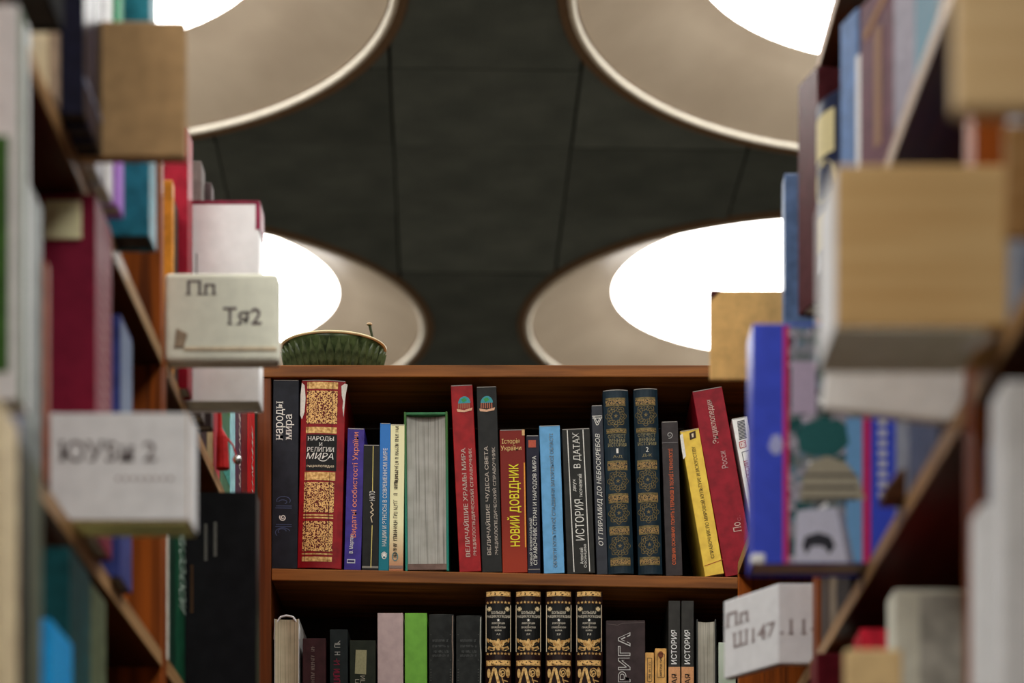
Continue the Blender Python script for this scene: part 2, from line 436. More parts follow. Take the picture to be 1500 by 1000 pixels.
    def ticks(s, u, v, length, height, mat, n=None, rot=90, name='faded_title'):
        n = n or int(length / height / .55); st = []; rng = random.Random(int(abs(u + v + length) * 1e6))
        for k in range(n):
            a = -length / 2 + length * (k + .5) / n; w_ = length / n * .36
            if rng.random() < .12: continue
            st.append([(a - w_, -height / 2), (a - w_, height / 2)])
            t_ = rng.random()
            if t_ < .5: st.append([(a + w_, -height / 2), (a + w_, height / 2)])
            st.append([(a - w_, rng.choice((-.5, 0, .5)) * height), (a + w_, rng.choice((-.5, 0, .5)) * height)])
        if rot == 90: st = [[(u - q[1], v + q[0]) for q in l] for l in st]
        else: st = [[(u + q[0], v + q[1]) for q in l] for l in st]
        return s.lines(st, height * .12, mat, name)
    def put(s, X, Y, Z, rz=0.0, lean=0.0):
        s.root.location = (X, Y, Z + s.T / 2 * math.sin(abs(lean)) + .0003)
        s.root.rotation_euler = (0, lean, rz)
        return s

# ---- books on the end bookcase: given by the pixels of their spines
class BackBook(Book):
    def __init__(s, label, xt, yt, xb, row, cover, **kw):
        s.xt, s.yt, s.xb = xt, yt, xb
        cxb, cxt = sum(xb) / 2, sum(xt) / 2
        X = (cxb - VX) / 985
        z = mid_z(X) if row == 'A' else LOWZ
        s.yb = VY - (z - CZ) * 985
        s.lean = math.atan2(cxt - cxb, s.yb - yt)
        T = ((xt[1] - xt[0]) + (xb[1] - xb[0])) / 2 / 985 * math.cos(s.lean)
        H = (s.yb - yt) / 985 / math.cos(s.lean)
        D = kw.pop('D', min(.21, .72 * H)); setb = kw.pop('back', .004)
        super().__init__(label, T, H, D, cover, group='books on the %s shelf of the end bookcase' % ('upper' if row == 'A' else 'lower'), **kw)
        s.cx = lambda y: cxb + (cxt - cxb) * (s.yb - y) / (s.yb - yt)
        if row == 'A' and not kw.get('fore'):
            s.band(-T / 2 + .001, T / 2 - .001, H - .0014, H - .0003, ink((150, 146, 140)), 'worn_top_edge', .0003)
        s.put(X, YB + setb, z + (T * .0095 + .0003 if row == 'A' else 0), 0, s.lean)
    def l(s, x, y): return ((x - s.cx(y)) / 985, (s.yb - y) / 985 / math.cos(s.lean))
    def T_(s, st, x, y, ln, ht, mat, **kw): u, v = s.l(x, y); return s.text(st, u, v, ln / 985, ht / 985, mat, **kw)
    def K_(s, x, y, ln, ht, mat, **kw): u, v = s.l(x, y); return s.ticks(u, v, ln / 985, ht / 985, mat, **kw)
    def B_(s, x0, x1, y0, y1, mat, name='gilt_band', eps=.0004):   # band across, x relative to the spine at that height
        v0 = (s.yb - y1) / 985; v1 = (s.yb - y0) / 985; xm = s.cx((y0 + y1) / 2)
        return s.band((x0 - xm) / 985, (x1 - xm) / 985, v0, v1, mat, name, eps)
    def S_(s, strokes, wd, mat, name='ornament'): return s.lines([[s.l(*p) for p in st] for st in strokes], wd / 985, mat, name)
    def P_(s, pts, mat, name='emblem', eps=.0005): return s.poly([s.l(*p) for p in pts], mat, name, eps)
def arc(cx, cy, rx, ry, a0, a1, n=12): return [(cx + rx * math.cos(R(a0 + (a1 - a0) * k / n)), cy - ry * math.sin(R(a0 + (a1 - a0) * k / n))) for k in range(n + 1)]
def spiral(cx, cy, r0, r1, turns, n=20, k=1.0): return [(cx + (r0 + (r1 - r0) * i / n) * math.cos(turns * 2 * math.pi * i / n), cy + k * (r0 + (r1 - r0) * i / n) * math.sin(turns * 2 * math.pi * i / n)) for i in range(n + 1)]
def star(cx, cy, r): return [(cx + (r if k % 2 == 0 else r * .42) * math.sin(math.pi * k / 5), cy - (r if k % 2 == 0 else r * .42) * math.cos(math.pi * k / 5)) for k in range(10)]
white, cream_i, goldi = ink((215, 213, 205)), ink((205, 190, 160)), gold()

k = BackBook('black book titled in white lettering, leftmost on the upper end shelf', (398.5, 439), 556, (398.5, 434), 'A', cloth((34, 37, 46), .5), ct=.002)
k.T_('народы', 411, 616, 57, 14, white, serif=True); k.T_('мира', 424.5, 625, 38, 12, white, serif=True)
bl = ink((70, 80, 110))
k.S_([arc(415, 733, 10, 6, -30, 200), arc(414, 735, 6, 3, -60, 180), [(404, 741), (427, 741)], [(403, 744), (427, 744)]], 1.0, bl)
k.S_([[(404, 768), (427, 768)], [(403, 771), (427, 771)], arc(414, 780, 11, 7, 20, 220), arc(413, 778, 6, 3.5, 0, 220)], 1.0, bl)
k.S_([spiral(414, 758, 1, 5, 1.6)], 1.6, white)

k = BackBook('thick crimson book with gilt filigree spine and torn paper at its top', (441, 507), 558, (436, 499), 'A', cloth((128, 16, 28), .38), bulge=.004, D=.2)
fg = filigree((96, 26, 18), 300, .045)
for (x0, x1, y0, y1, m) in [(450, 495, 561, 571, gold()), (449, 494, 574, 622, fg), (448, 493, 627, 636, goldi), (446, 491, 693, 705, goldi), (445, 489, 708, 752, fg),
                            (444, 488, 755, 757, goldi), (444, 488, 759, 761, goldi), (443, 487, 765, 809, fg), (442, 487, 812, 814, goldi), (442, 486, 817, 824, goldi)]:
    k.B_(x0, x1, y0, y1, m, 'gilt_band' if m is goldi else 'gilt_panel')
k.B_(448, 493, 638, 691, cloth((20, 20, 18), .5), 'title_panel', .0003)
k.T_('НАРОДЫ', 470, 644.5, 39, 7, white, rot=0, serif=True); k.T_('И', 470, 652.5, 5, 5, white, rot=0, serif=True); k.T_('РЕЛИГИИ', 469.5, 660, 40, 6.5, white, rot=0, serif=True)
k.T_('МИРА', 469.5, 669.5, 40, 9, white, rot=0, shear=.25); k.S_([arc(473, 672, 7, 5, 180, 330)], 1.1, white, 'flourish'); k.T_('энциклопедия', 469, 685, 40, 4, cream_i, rot=0)
k.S_([[(452, 561), (450, 690)], [(488, 561), (486, 636)], [(449, 693), (446, 824)], [(483, 693), (480, 824)]], .7, cloth((60, 8, 12)), 'rule')
k.S_([[(457, 789), (474, 788), (474, 795), (457, 796), (457, 789)]], 1, goldi, 'frame')
tp = ink((205, 200, 190))
k.P_([(442, 562), (446, 566), (447.5, 585), (446, 605), (442, 616), (439.5, 610), (440, 580)], tp, 'torn_paper', .001)
k.P_([(500, 566), (505, 562), (509, 563), (506, 580), (505, 590), (503, 611), (501.5, 598), (502.5, 588), (500.5, 580)], tp, 'torn_paper', .001)

k = BackBook('purple paperback with an orange title, beside the crimson gilt book', (509, 534), 627, (504, 528), 'A', cloth((66, 52, 124), .4), soft=True)
k.T_('Видатні особистості України', 520, 710, 154, 10, ink((222, 132, 100))); k.T_('В. Мартов', 515, 797, 27, 7, white)
k.B_(508, 520, 819, 825, ink((190, 190, 200)), 'publisher_mark'); k.B_(509, 519, 820.5, 823.5, cloth((50, 40, 90)), 'publisher_mark', .0006)

k = BackBook('slim black book with a thin yellow line down its spine', (532, 556), 651, (530, 554), 'A', cloth((32, 32, 30), .5), soft=True)
ye = ink((205, 190, 110))
k.S_([[(546.5, 653), (545.5, 719)], [(545, 769), (543, 831)]], 1.1, ye, 'rule'); k.T_('НАТО', 545, 726, 14, 8, white)
k.S_([[(543, 735), (546, 739), (543, 742), (547, 747), (542, 750), (547, 753), (543, 757), (545, 765)]], 1.2, cream_i, 'script')
k.B_(530, 554, 829, 832, ink((120, 116, 108)), 'worn_edge')

k = BackBook('slim blue to teal paperback, white title, beside the cream paperback', (556.5, 572), 619, (554.5, 569), 'A', gradient((20, 110, 120), (60, 116, 170), .03, .16), soft=True)
k.T_('НАЦИИ И ЭТНОСЫ В СОВРЕМЕННОМ МИРЕ', 564, 728, 144, 7.5, white, serif=True); k.P_(star(562.5, 812, 5), white); k.S_([arc(562.5, 813, 3.5, 5, 0, 360)], 1, white)

k = BackBook('cream paperback with small dark title, beside the green book', (572.5, 592.5), 621, (569.5, 590.5), 'A', gradient((160, 112, 84), (206, 198, 164), .0, .07), soft=True)
dk = ink((70, 62, 48))
k.K_(581, 665, 82, 5, dk); k.K_(579, 760, 112, 5.5, dk); k.S_([arc(578.5, 815, 4, 6, 0, 360)], 1.4, ink((80, 120, 120)))
k.B_(570, 590, 828, 832.5, ink((120, 100, 90)), 'worn_edge')

k = BackBook('thick green book turned fore-edge out with grey streaked pages', (593, 654), 603, (592, 659), 'A', gradient((40, 120, 108), (70, 104, 60), .05, .2), fore=True, page=pages((178, 176, 168), .35, 1.1, 420), D=.17, ct=.0035, over=.005)
MB().box(-k.T / 2 + .0005, k.T / 2 - .0005, .0005, k.D - .004, k.H - .0046, k.H - .0004).build('cover_lip', cloth((60, 110, 76), .5), k.root, .001)
k.B_(594, 655, 826, 834.5, cloth((110, 92, 84)), 'bottom_flap', -.0005)

glob_b, glob_g, skin = ink((60, 140, 150)), ink((60, 140, 80)), ink((205, 160, 130))
def globe_emblem(k, cx, cy):
    k.P_(arc(cx, cy, 9, 10, 0, 180), glob_b); k.P_([(cx - 5, cy - 6), (cx + 1, cy - 8), (cx + 4, cy - 4), (cx - 2, cy - 1)], glob_g, eps=.0007)
    k.S_([[(cx + d, cy), (cx + d * 1.05, cy + 8)] for d in (-8, -5, -2, 1, 4, 7)], 2.0, ink((150, 90, 70)), 'emblem_pillars')
    k.P_([(cx - 11, cy + 8), (cx, cy + 10), (cx + 12, cy + 7), (cx + 11, cy + 11), (cx, cy + 13), (cx - 10, cy + 12)], skin)
sil = ink((190, 178, 165))
k = BackBook('tall red encyclopaedic book with a globe emblem, beside the tall black globe book', (659, 693), 564, (674, 704), 'A', cloth((140, 30, 34), .32))
globe_emblem(k, 680, 591)
k.T_('ВЕЛИЧАЙШИЕ ХРАМЫ МИРА', 681, 736, 160, 8, sil, serif=True); k.T_('ЭНЦИКЛОПЕДИЧЕСКИЙ СПРАВОЧНИК', 692, 736, 158, 6.5, sil, serif=True)
k = BackBook('tall black encyclopaedic book with a globe emblem, beside the tall red globe book', (697, 728), 566, (707, 735), 'A', cloth((38, 38, 36), .35))
globe_emblem(k, 713, 590)
k.T_('ВЕЛИЧАЙШИЕ ЧУДЕСА СВЕТА', 714, 733, 160, 8, sil, serif=True); k.T_('ЭНЦИКЛОПЕДИЧЕСКИЙ СПРАВОЧНИК', 725, 734, 158, 6.5, sil, serif=True)

k = BackBook('brick orange book with a large yellow title up its spine', (731, 769), 629, (737, 772), 'A', gradient((140, 56, 30), (118, 40, 28), .02, .1))
k.T_('Історія', 748, 647, 26, 9, ink((215, 185, 120)), rot=0); k.T_('України', 748.5, 657, 30, 9, ink((215, 185, 120)), rot=0)
k.T_('НОВИЙ ДОВІДНИК', 753, 740, 121, 21, ink((235, 205, 50)), off=.012)
k.S_([[(768, 678), (770, 802)]], 1.8, ink((220, 150, 60)), 'rule'); k.B_(764.5, 768.5, 629.5, 638, ink((200, 160, 110)), 'worn_corner')

k = BackBook('narrow navy book with a small red picture, beside the orange book', (771, 789), 637, (773, 792), 'A', cloth((34, 34, 52), .4), soft=True)
k.T_('СПРАВОЧНИК СТРАН И НАРОДОВ МИРА', 784, 747, 160, 6.5, white, serif=True); k.T_('НОВЫЙ УНИВЕРСАЛЬНЫЙ', 777.5, 793, 70, 4.5, white, serif=True)
k.B_(774, 785, 644, 655, ink((170, 80, 60)), 'picture'); k.B_(774, 791, 833, 834, ink((150, 140, 130)), 'rule')

k = BackBook('sky blue book with a pale outlined title, beside the black history book', (790, 820), 623, (797, 827), 'A', cloth((104, 150, 182), .5, .1))
t1 = "ОБ'ЄКТИ КУЛЬТУРНОЇ СПАДЩИНИ ЗАПОРІЗЬКОЇ ОБЛАСТІ"
k.T_(t1, 810, 733, 196, 7.5, ink((150, 156, 150)), off=.012); k.T_(t1, 810.5, 733, 196, 7.5, ink((60, 100, 130)), off=-.006, eps=.0008)

k = BackBook('black history book with two white rules along its spine', (822, 865), 628, (832, 871), 'A', cloth((42, 42, 38), .4))
k.S_([[(831, 630), (841, 838)], [(854, 630), (864, 838)]], 1.3, white, 'rule')
k.T_('ИСТОРИЯ', 849, 762, 60, 13, white); k.T_('В ДАТАХ', 845.5, 660, 52, 12, white, serif=True); k.T_('двух', 842, 711, 18, 5, white); k.T_('тысячелетий', 850, 712, 34, 6, white)
k.T_('Алексей', 852, 815, 24, 5, white); k.T_('Оосинцева', 857.5, 815, 34, 5, white)

k = BackBook('slim dark grey book with italic white title, beside the black history book', (866, 883), 593, (875, 890), 'A', cloth((58, 60, 66), .4), page=pages((200, 170, 120)))
k.T_('ОТ ПИРАМИД ДО НЕБОСКРЕБОВ', 878.5, 717, 164, 8, white, shear=.22, serif=True)
k.S_([[(867.5, 609), (882, 609)], [(868, 612), (882, 612)], [(869, 610), (874, 622), (876, 622), (882, 610)], [(871, 610), (875, 619), (879, 612)]], .9, white, 'emblem')

dg_ = gold(True)
def rosette(k, cx, cy, rx, ry):
    st = []
    for q in (1.0, .78, .5):
        st.append([(cx + rx * q * (1 + .12 * math.cos(8 * a)) * math.cos(a), cy + ry * q * (1 + .12 * math.cos(8 * a)) * math.sin(a)) for a in [2 * math.pi * i / 40 for i in range(41)]])
    st += [[(cx + rx * .5 * math.cos(a), cy + ry * .5 * math.sin(a)), (cx + rx * .95 * math.cos(a + .25), cy + ry * .95 * math.sin(a + .25))] for a in [2 * math.pi * i / 16 for i in range(16)]]
    k.S_(st, .8, dg_, 'gilt_rosette'); k.P_(star(cx, cy, 3.5), dg_, 'gilt_star')
gi = filigree((26, 36, 40), 420, .06, .42)
for vol, xt, yt, xb, sub, lab in (('1', (881, 922), 572, (893, 927), 'А-Д', 'dark teal gilt history volume numbered 1, left of its twin'),
                                  ('2', (927, 964), 570, (936, 970), 'Д-К', 'dark teal gilt history volume numbered 2, right of its twin')):
    k = BackBook(lab, xt, yt, xb, 'A', cloth((26, 46, 56), .4), bulge=.005, D=.18)
    def bd(y0, y1): c = k.cx((y0 + y1) / 2); k.B_(c - 15, c + 14, y0, y1, dg_, 'gilt_band'); k.B_(c - 15, c + 14, y0 + 3, y1 - 2, gi, 'gilt_pattern', .0006)
    dy = yt - 572
    for y0, y1 in ((584, 596), (629, 636), (676, 690), (724, 738), (772, 785), (818, 830)): bd(y0 + dy * .6, y1 + dy * .6)
    for cy in (611, 706, 753, 801): rosette(k, k.cx(cy) - .5, cy + dy, 14, 15)
    gl = ink((140, 130, 92))
    for st, y, ln in (('ОТЕЧЕСТ', 640.5, 26), ('ВЕННАЯ', 647, 23), ('ИСТОРИЯ', 653, 27)): k.T_(st, k.cx(y), y + dy, ln, 5, gl, rot=0, serif=True)
    k.T_(vol, k.cx(662), 662 + dy, 3 if vol == '1' else 4, 7, white, rot=0); k.T_(sub, k.cx(670), 670.5 + dy, 14, 4.5, gl, rot=0, serif=True)

k = BackBook('dark brown paperback with an orange title, right of the teal volumes', (969, 993), 617, (976, 1000), 'A', cloth((62, 56, 56), .45), soft=True)
k.T_('СЛОВНИК ОСНОВНИХ ПОНЯТЬ І ТЕРМІНІВ З ТЕОРІЇ І ТЕХНОЛОГІЇ', 984.5, 742, 170, 6.5, ink((225, 105, 60)))
k.S_([spiral(981, 637, 1, 5, 1.3)], 1.2, ink((150, 148, 145)), 'emblem'); k.S_([[(970, 648), (993, 648)]], .8, ink((120, 116, 116)), 'rule')

k = BackBook('yellow paperback leaning left against the brown paperback', (996, 1024), 631, (1033, 1061), 'A', cloth((218, 174, 84), .45, .12), soft=True)
k.T_('СПРАВОЧНИК ПО МИРОВОЙ КУЛЬТУРЕ И ИСКУССТВУ', 1029.5, 738, 166, 6.5, ink((50, 40, 30)), serif=True)
k.P_([(1010, 636), (1019, 634), (1020, 644), (1011, 646)], ink((60, 40, 30)), 'picture'); k.P_([(1013, 638), (1016, 637), (1016.5, 643), (1014, 643)], cream_i, 'picture', .0007)
k.P_([(996, 637), (1000, 635), (1005, 668), (1001, 672), (999, 660)], white, 'worn_edge')
k.S_([[(1032, 829), (1060, 824)]], .9, ink((150, 60, 40)), 'rule')
k = BackBook('thick crimson encyclopaedia leaning left, with worn silver lettering', (1013, 1059), 573, (1063, 1107), 'A', cloth((132, 22, 42), .45), page=pages((190, 180, 160)), D=.2)
k.T_('Энциклопедия', 1044.5, 621, 65, 11, ink((200, 170, 160)), serif=True); k.T_('Росси', 1060.5, 678, 26, 9, ink((190, 150, 150)), serif=True); k.T_('По', 1080, 777, 14, 12, ink((200, 170, 160)), serif=True)
k.T_('с.', 1083, 765, 8, 5, ink((160, 80, 90)))
k = BackBook('white paperback leaning left, half behind the blue illustrated book', (1072, 1095), 613, (1115, 1138), 'A', cloth((206, 206, 200), .5, .05), soft=True)
for i in range(13): k.S_([[(1080 + i * .26, 619 + i * 2.1), (1091 + i * .26, 618 + i * 2.1)]], 1.2, ink((50, 56, 60)), 'barcode_line')
k.S_([[(1083, 648), (1092, 647), (1093.5, 656), (1084.5, 657), (1083, 648)]], 1, ink((160, 40, 40)), 'frame'); k.T_('1917', 1088, 652, 8.5, 6, ink((160, 40, 40)), rot=0)
k.T_('ПОЛИТИЧЕСКИЕ ДЕЯТЕЛИ РОССИИ', 1105, 740, 130, 8, ink((150, 30, 40))); k.S_([[(1087, 663), (1097, 662)], [(1087, 663), (1117, 810)]], .9, ink((60, 64, 70)), 'rule')

# lower shelf of the end bookcase
k = BackBook('cream book turned fore-edge out with a curled white cover, at the lower shelf left end', (404, 435), 905, (399, 440), 'B', cloth((210, 208, 200), .4, .05), fore=True, page=pages((190, 178, 150), .4), D=.16, soft=True)
lip = MB().tube([(-k.T / 2 - .001, .006, k.H - .03), (-k.T / 2 + .001, .004, k.H - .008), (-k.T / 4, .003, k.H + .003), (0, .003, k.H + .005), (k.T / 4, .003, k.H + .003), (k.T / 2 - .001, .004, k.H - .008), (k.T / 2 + .001, .006, k.H - .03)], .0016, 8)
lip.build('curled_cover_edge', cloth((216, 214, 208), .4, .05), k.root, 0, True)
k = BackBook('dark maroon book beside the cream fore-edge book on the lower shelf', (443, 477), 934, (443, 477), 'B', cloth((66, 36, 38), .5)); k.K_(458, 978, 66, 5, ink((120, 104, 96)))
k = BackBook('slim dark green book with white and red lettering on the lower shelf', (483, 509), 921, (483, 510), 'B', cloth((32, 40, 40), .45))
k.K_(494, 948, 22, 8, ink((160, 158, 150))); k.K_(493, 984, 42, 9, ink((120, 26, 50)))
k = BackBook('dark olive book with a beige label on the lower shelf', (512, 550), 937, (512, 550), 'B', cloth((38, 44, 30), .5))
k.P_([(521, 951), (537, 951.5), (536, 987), (519.5, 986)], ink((140, 136, 102)), 'paper_label'); k.T_('ПИ', 531, 995, 12, 7, ink((150, 146, 130))); k.T_('Л', 523, 998, 8, 6, ink((150, 146, 130)))
k = BackBook('plain greyish pink book beside the bright green one', (553, 590), 897, (553, 591), 'B', cloth((162, 146, 144), .5, .08))
k = BackBook('plain bright green book on the lower shelf', (593, 625), 897, (593, 626), 'B', cloth((106, 150, 66), .45, .1))
for xa, xb_, yt, lab in ((628, 665, 899, 'worn black cloth book with brown edge, beside the bright green one'), (668, 706, 901, 'worn black cloth book with frayed pale edge, beside the gilt encyclopaedias')):
    k = BackBook(lab, (xa, xb_), yt, (xa, xb_), 'B', cloth((42, 44, 42), .7, .35), bulge=.003)
    fr = ink((80, 80, 76))
    for y in (929, 966, 980, 984, 988, 992, 996): k.S_([[(xa + 2, y), (xb_ - 4, y)]], .6, fr, 'rule')
    for y in (938, 946, 954, 960): k.K_((xa + xb_) / 2 - 1, y, 24, 3.5, ink((66, 68, 66)), rot=0)
    k.S_([[(xb_ - 2, yt + 2), (xb_ - 2.5, yt + 40), (xb_ - 1.5, yt + 60), (xb_ - 2.5, 1010)]], 1.6, ink((120, 104, 92) if xa < 650 else (150, 150, 140)), 'frayed_edge')
for i, (xa, xb_) in enumerate(((711, 749), (755, 793), (799, 838), (843, 883))):
    k = BackBook(['gilt black encyclopaedia volume, first from left of the four', 'gilt black encyclopaedia volume, second from left of the four', 'gilt black encyclopaedia volume, third from left of the four', 'gilt black encyclopaedia volume, rightmost of the four, beside the brown book'][i],
                 (xa, xb_), 866, (xa, xb_), 'B', cloth((40, 22, 20), .32), bulge=.006, D=.19)
    c = (xa + xb_) / 2; bk = filigree((40, 16, 8), 260, .09)
    k.B_(c - 17.5, c + 17.5, 866.5, 873.5, goldi); k.B_(c - 16, c + 16, 868, 872, bk, 'gilt_pattern', .0006)
    k.B_(c - 17.5, c + 17.5, 967, 975, goldi); k.B_(c - 16, c + 16, 968.5, 973.5, bk, 'gilt_pattern', .0006)
    k.B_(c - 18, c + 18, 885, 954, cloth((18, 20, 18), .4), 'title_panel', .0003)
    k.S_([[(c - 18, 886), (c + 18, 886)], [(c - 18, 954), (c + 18, 954)], [(c - 18, 886), (c - 18, 954)], [(c + 18, 886), (c + 18, 954)]], .9, cream_i, 'frame')
    vs_, fs_ = [], []
    for q in range(7):
        for (y, rr) in ((882.5, 2.4), (957.5, 2.4)):
            p = [k.l(*pp) for pp in star(c - 15.6 + q * 5.2, y, rr)]; o_ = len(vs_); vs_ += p; fs_.append(tuple(range(o_, o_ + 10)))
    k.flat('star_row', vs_, fs_, goldi, .0005)
    for d in (-13, 13):
        k.P_([(c + d + x, 892 + y) for x, y in ((-1, -1), (-2, -3.2), (2, -3.2), (1, -1), (3.2, -2), (3.2, 2), (1, 1), (2, 3.2), (-2, 3.2), (-1, 1), (-3.2, 2), (-3.2, -2))], ink((190, 170, 130)), 'cross_emblem')
    for st, y, ln, ht in (('БОЛЬШАЯ', 897.5, 20, 4), ('ЭНЦИКЛОПЕДИЯ', 903.5, 34, 4.4), ('РЕВОЛЮЦИЯ', 913.5, 19, 3), ('И', 916.5, 1.6, 2.2), ('ГРАЖДАНСКАЯ', 919.5, 21, 3), ('ВОЙНА', 923.5, 10, 2.8), (('А-Д', 'Д-К', 'К-Р', 'Р-Я')[i], 929.5, 5.5, 3)):
        k.T_(st, c, y, ln, ht, ink((205, 196, 176)), rot=0, serif=True)
    k.P_(star(c, 908.8, 2.6), white, 'star')
    for sg in (-1, 1):
        k.P_([(c + sg * x, y) for x, y in ((2, 944), (4, 938), (9, 938), (17, 934), (16, 940), (11, 944), (6, 947))], goldi, 'eagle_wing')
        k.P_([(c + sg * x, y) for x, y in ((4, 947), (9, 948), (14, 946), (16, 950), (11, 953), (5, 953))], goldi, 'eagle_laurel')
    k.P_([(c - 3.5, 941), (c - 1, 936), (c + 1, 936), (c + 3.5, 941), (c + 4, 948), (c + 2, 953), (c - 2, 953), (c - 4, 948)], goldi, 'eagle_body')
    k.P_([(c - 15, 1001), (c - 8, 978), (c - 5, 978), (c - 9, 992), (c - 12, 1004)], goldi, 'gilt_figure'); k.P_([(c - 7, 980), (c - 3, 979), (c + 3, 1003), (c - 1, 1004)], goldi, 'gilt_figure')
    k.P_(arc(c - 14, 986, 2.6, 7, 0, 360, 12)[:-1], goldi, 'gilt_figure'); k.P_(arc(c + 14, 985, 3, 8, 0, 360, 12)[:-1], goldi, 'gilt_figure')
    k.S_([spiral(c + 6, 986, 1, 6, 2, 24, 1.3), [(c + 2, 980), (c + 8, 1002)], [(c + 5, 996), (c + 14, 998)]], 1.5, goldi, 'gilt_scroll')
k = BackBook('thick dark brown book with large outlined white letters, beside the encyclopaedias', (888, 945), 908, (888, 946), 'B', cloth((62, 50, 50), .5), D=.16)
k.T_('РИГА', 914.5, 962, 73, 18, ink((200, 198, 194)), off=.035); k.T_('РИГА', 914.5, 962, 71, 16.2, cloth((62, 50, 50), .5), off=-.004, eps=.0009)
k.S_([[(889, 913), (905, 915), (912, 912), (944, 911)]], .7, ink((90, 80, 78)), 'crease')
for xa, xb_, yt, lab in ((945.5, 958, 955, 'small tan booklet, shorter and left of its twin'), (960, 976.5, 949, 'small yellowish booklet with a brown mark, taller than its twin')):
    k = BackBook(lab, (xa, xb_), yt, (xa, xb_), 'B', cloth((186, 150, 96), .6), soft=True, D=.12)
    k.S_([[(xa + 3, yt + 8), (xb_ - 3, yt + 8), (xb_ - 3, yt + 42), (xa + 3, yt + 42), (xa + 3, yt + 8)]], .7, dk, 'frame'); k.K_((xa + xb_) / 2, yt + 28, 32, 3, dk)
    if xa > 950: k.P_(arc(968, 958, 4, 5, 0, 360)[:-1], ink((110, 60, 36)))
for xa, xb_, lab in ((979.5, 996.5, 'dark history paperback with a peach band, left one of the pair'), (998.5, 1016.5, 'dark history paperback with a peach band, right one of the pair')):
    k = BackBook(lab, (xa, xb_), 879, (xa, xb_), 'B', cloth((58, 57, 54), .4), soft=True)
    c = (xa + xb_) / 2
    k.T_('ИСТОРИЯ', c - .5, 947, 50, 8.5, ink((225, 223, 215)), off=.012); k.B_(xa, xb_, 976, 1030, ink((206, 150, 104)), 'peach_band'); k.T_('АЯ', c, 994, 15, 8, ink((40, 34, 30)), off=.01, eps=.0009)
k = BackBook('book turned fore-edge out with grey pages, right end of the lower shelf', (1021, 1049), 906, (1021, 1051), 'B', cloth((70, 72, 70), .4), fore=True, page=pages((180, 176, 162), .3), D=.16)
k = BackBook('white and green book beside the folded label card on the lower shelf', (1053, 1078), 940, (1053, 1078), 'B', gradient((60, 110, 60), (190, 200, 186), .02, .2), soft=True)

# ------------------------------------------------------------------ books along the aisle
def side_book(side, row, y0, y1, p, H, cover, label, rot=0.0, D=.17, **kw):
    """y0..y1 is the stretch of shelf it fills, p how far it stands out of the shelf front"""
    T = (y1 - y0 - .0008) * math.cos(R(rot)); sg = -1 if side == 'L' else 1
    b = Book(label, T, H, D, cover, group='books along the %s bookcases' % ('left' if side == 'L' else 'right'), **kw)
    X = (LP if side == 'L' else RP) - sg * p
    a = R(rot)
    # near end of the spine at (X, y0); the spine runs away from the camera and, when turned, into the aisle
    d = Vector((-sg * math.sin(a), math.cos(a)))
    c = Vector((X, y0 + .0004)) + d * (T / 2)
    rz = (math.pi / 2 - a) if side == 'L' else (-math.pi / 2 + a)
    b.put(c.x, c.y, CZ + STAND[row], rz, 0)
    return b
def lbl(b, mats):     # simple printed bands on a side-book spine: (v0, v1, colour) as fractions
    for v0, v1, m in mats: b.band(-b.T / 2 + .0005, b.T / 2 - .0005, v0 * b.H, v1 * b.H, m, 'spine_band')
S = side_book
# left, near bookcase, upper shelf
S('L', 'A', 1.775, 1.875, .032, .24, cloth((12, 12, 14), .95), 'black book overhanging the shelf in the top left picture corner', page=pages((70, 64, 58)))  # page colour darkened to paint the shade on its underside
S('L', 'A', 1.878, 1.909, 0, .22, cloth((176, 184, 196), .4), 'small pale blue book beside the black book at top left')
S('L', 'A', 1.911, 1.980, .0, .24, cloth((190, 176, 148), .6), 'cream book beside the pale blue one on the upper left shelf')
S('L', 'A', 1.982, 2.015, .003, .25, cloth((158, 140, 122), .5), 'greyish beige book beside the navy volumes on the upper left shelf')
for i, (a, c) in enumerate(((2.018, (30, 32, 54)), (2.048, (44, 48, 74)), (2.078, (26, 28, 44)))):
    b = S('L', 'A', a, a + .028, .022, .27, cloth(c, .3), ['navy volume nearest the cream books, of the three beside the brown card', 'middle navy volume of the three beside the brown card', 'navy volume right against the brown card'][i], page=pages((70, 64, 58)))  # dark page blocks carry the shade seen from below
    lbl(b, [(.1, .12, ink((120, 122, 140))), (.85, .9, ink((120, 122, 140)))])
S('L', 'A', 2.132, 2.170, .012, .26, cloth((170, 172, 180), .4), 'grey white book directly behind the brown card')
S('L', 'A', 2.171, 2.211, .014, .25, cloth((206, 206, 206), .4), 'white book between the brown card and the lavender book')
S('L', 'A', 2.213, 2.246, .018, .27, gradient((166, 120, 196), (40, 150, 110), .12, .16), 'lavender book with a green top, beside the teal book')
S('L', 'A', 2.285, 2.328, .036, .28, cloth((52, 122, 136), .45, .3), 'teal book nearest the orange upright on the upper left shelf', page=pages((70, 64, 58)))  # page tone lowered for the shaded bottom of the book
# left, near bookcase, middle shelf
b = S('L', 'B', 1.7445, 1.782, .024, .285, cloth((226, 220, 206), .45, .06), 'tall white book with green cover edge at the left picture border')
b.band(-b.T / 2 + .0005, -b.T / 2 + .022, .001, b.H - .001, ink((50, 80, 40)), 'green_strip')
MB().box(-b.T / 2 - .0008, -b.T / 2 - .0002, .007, .12, .02, .19).build('green_cover_print', cloth((70, 104, 52), .6, .3), b.root)
S('L', 'B', 1.785, 1.880, 0, .245, cloth((44, 58, 104), .35), 'dark blue book beside the tall white one at left')
S('L', 'B', 1.882, 1.953, 0, .22, cloth((120, 126, 124), .5), 'greyish green book beside the dark blue one at left')
S('L', 'B', 1.955, 1.969, .003, .178, cloth((140, 86, 62), .5), 'thin rust orange booklet against the maroon book')
b = S('L', 'B', 2.130, 2.216, .012, .302, cloth((118, 24, 56), .55, .1), 'large glossy maroon book standing out from the left shelf')
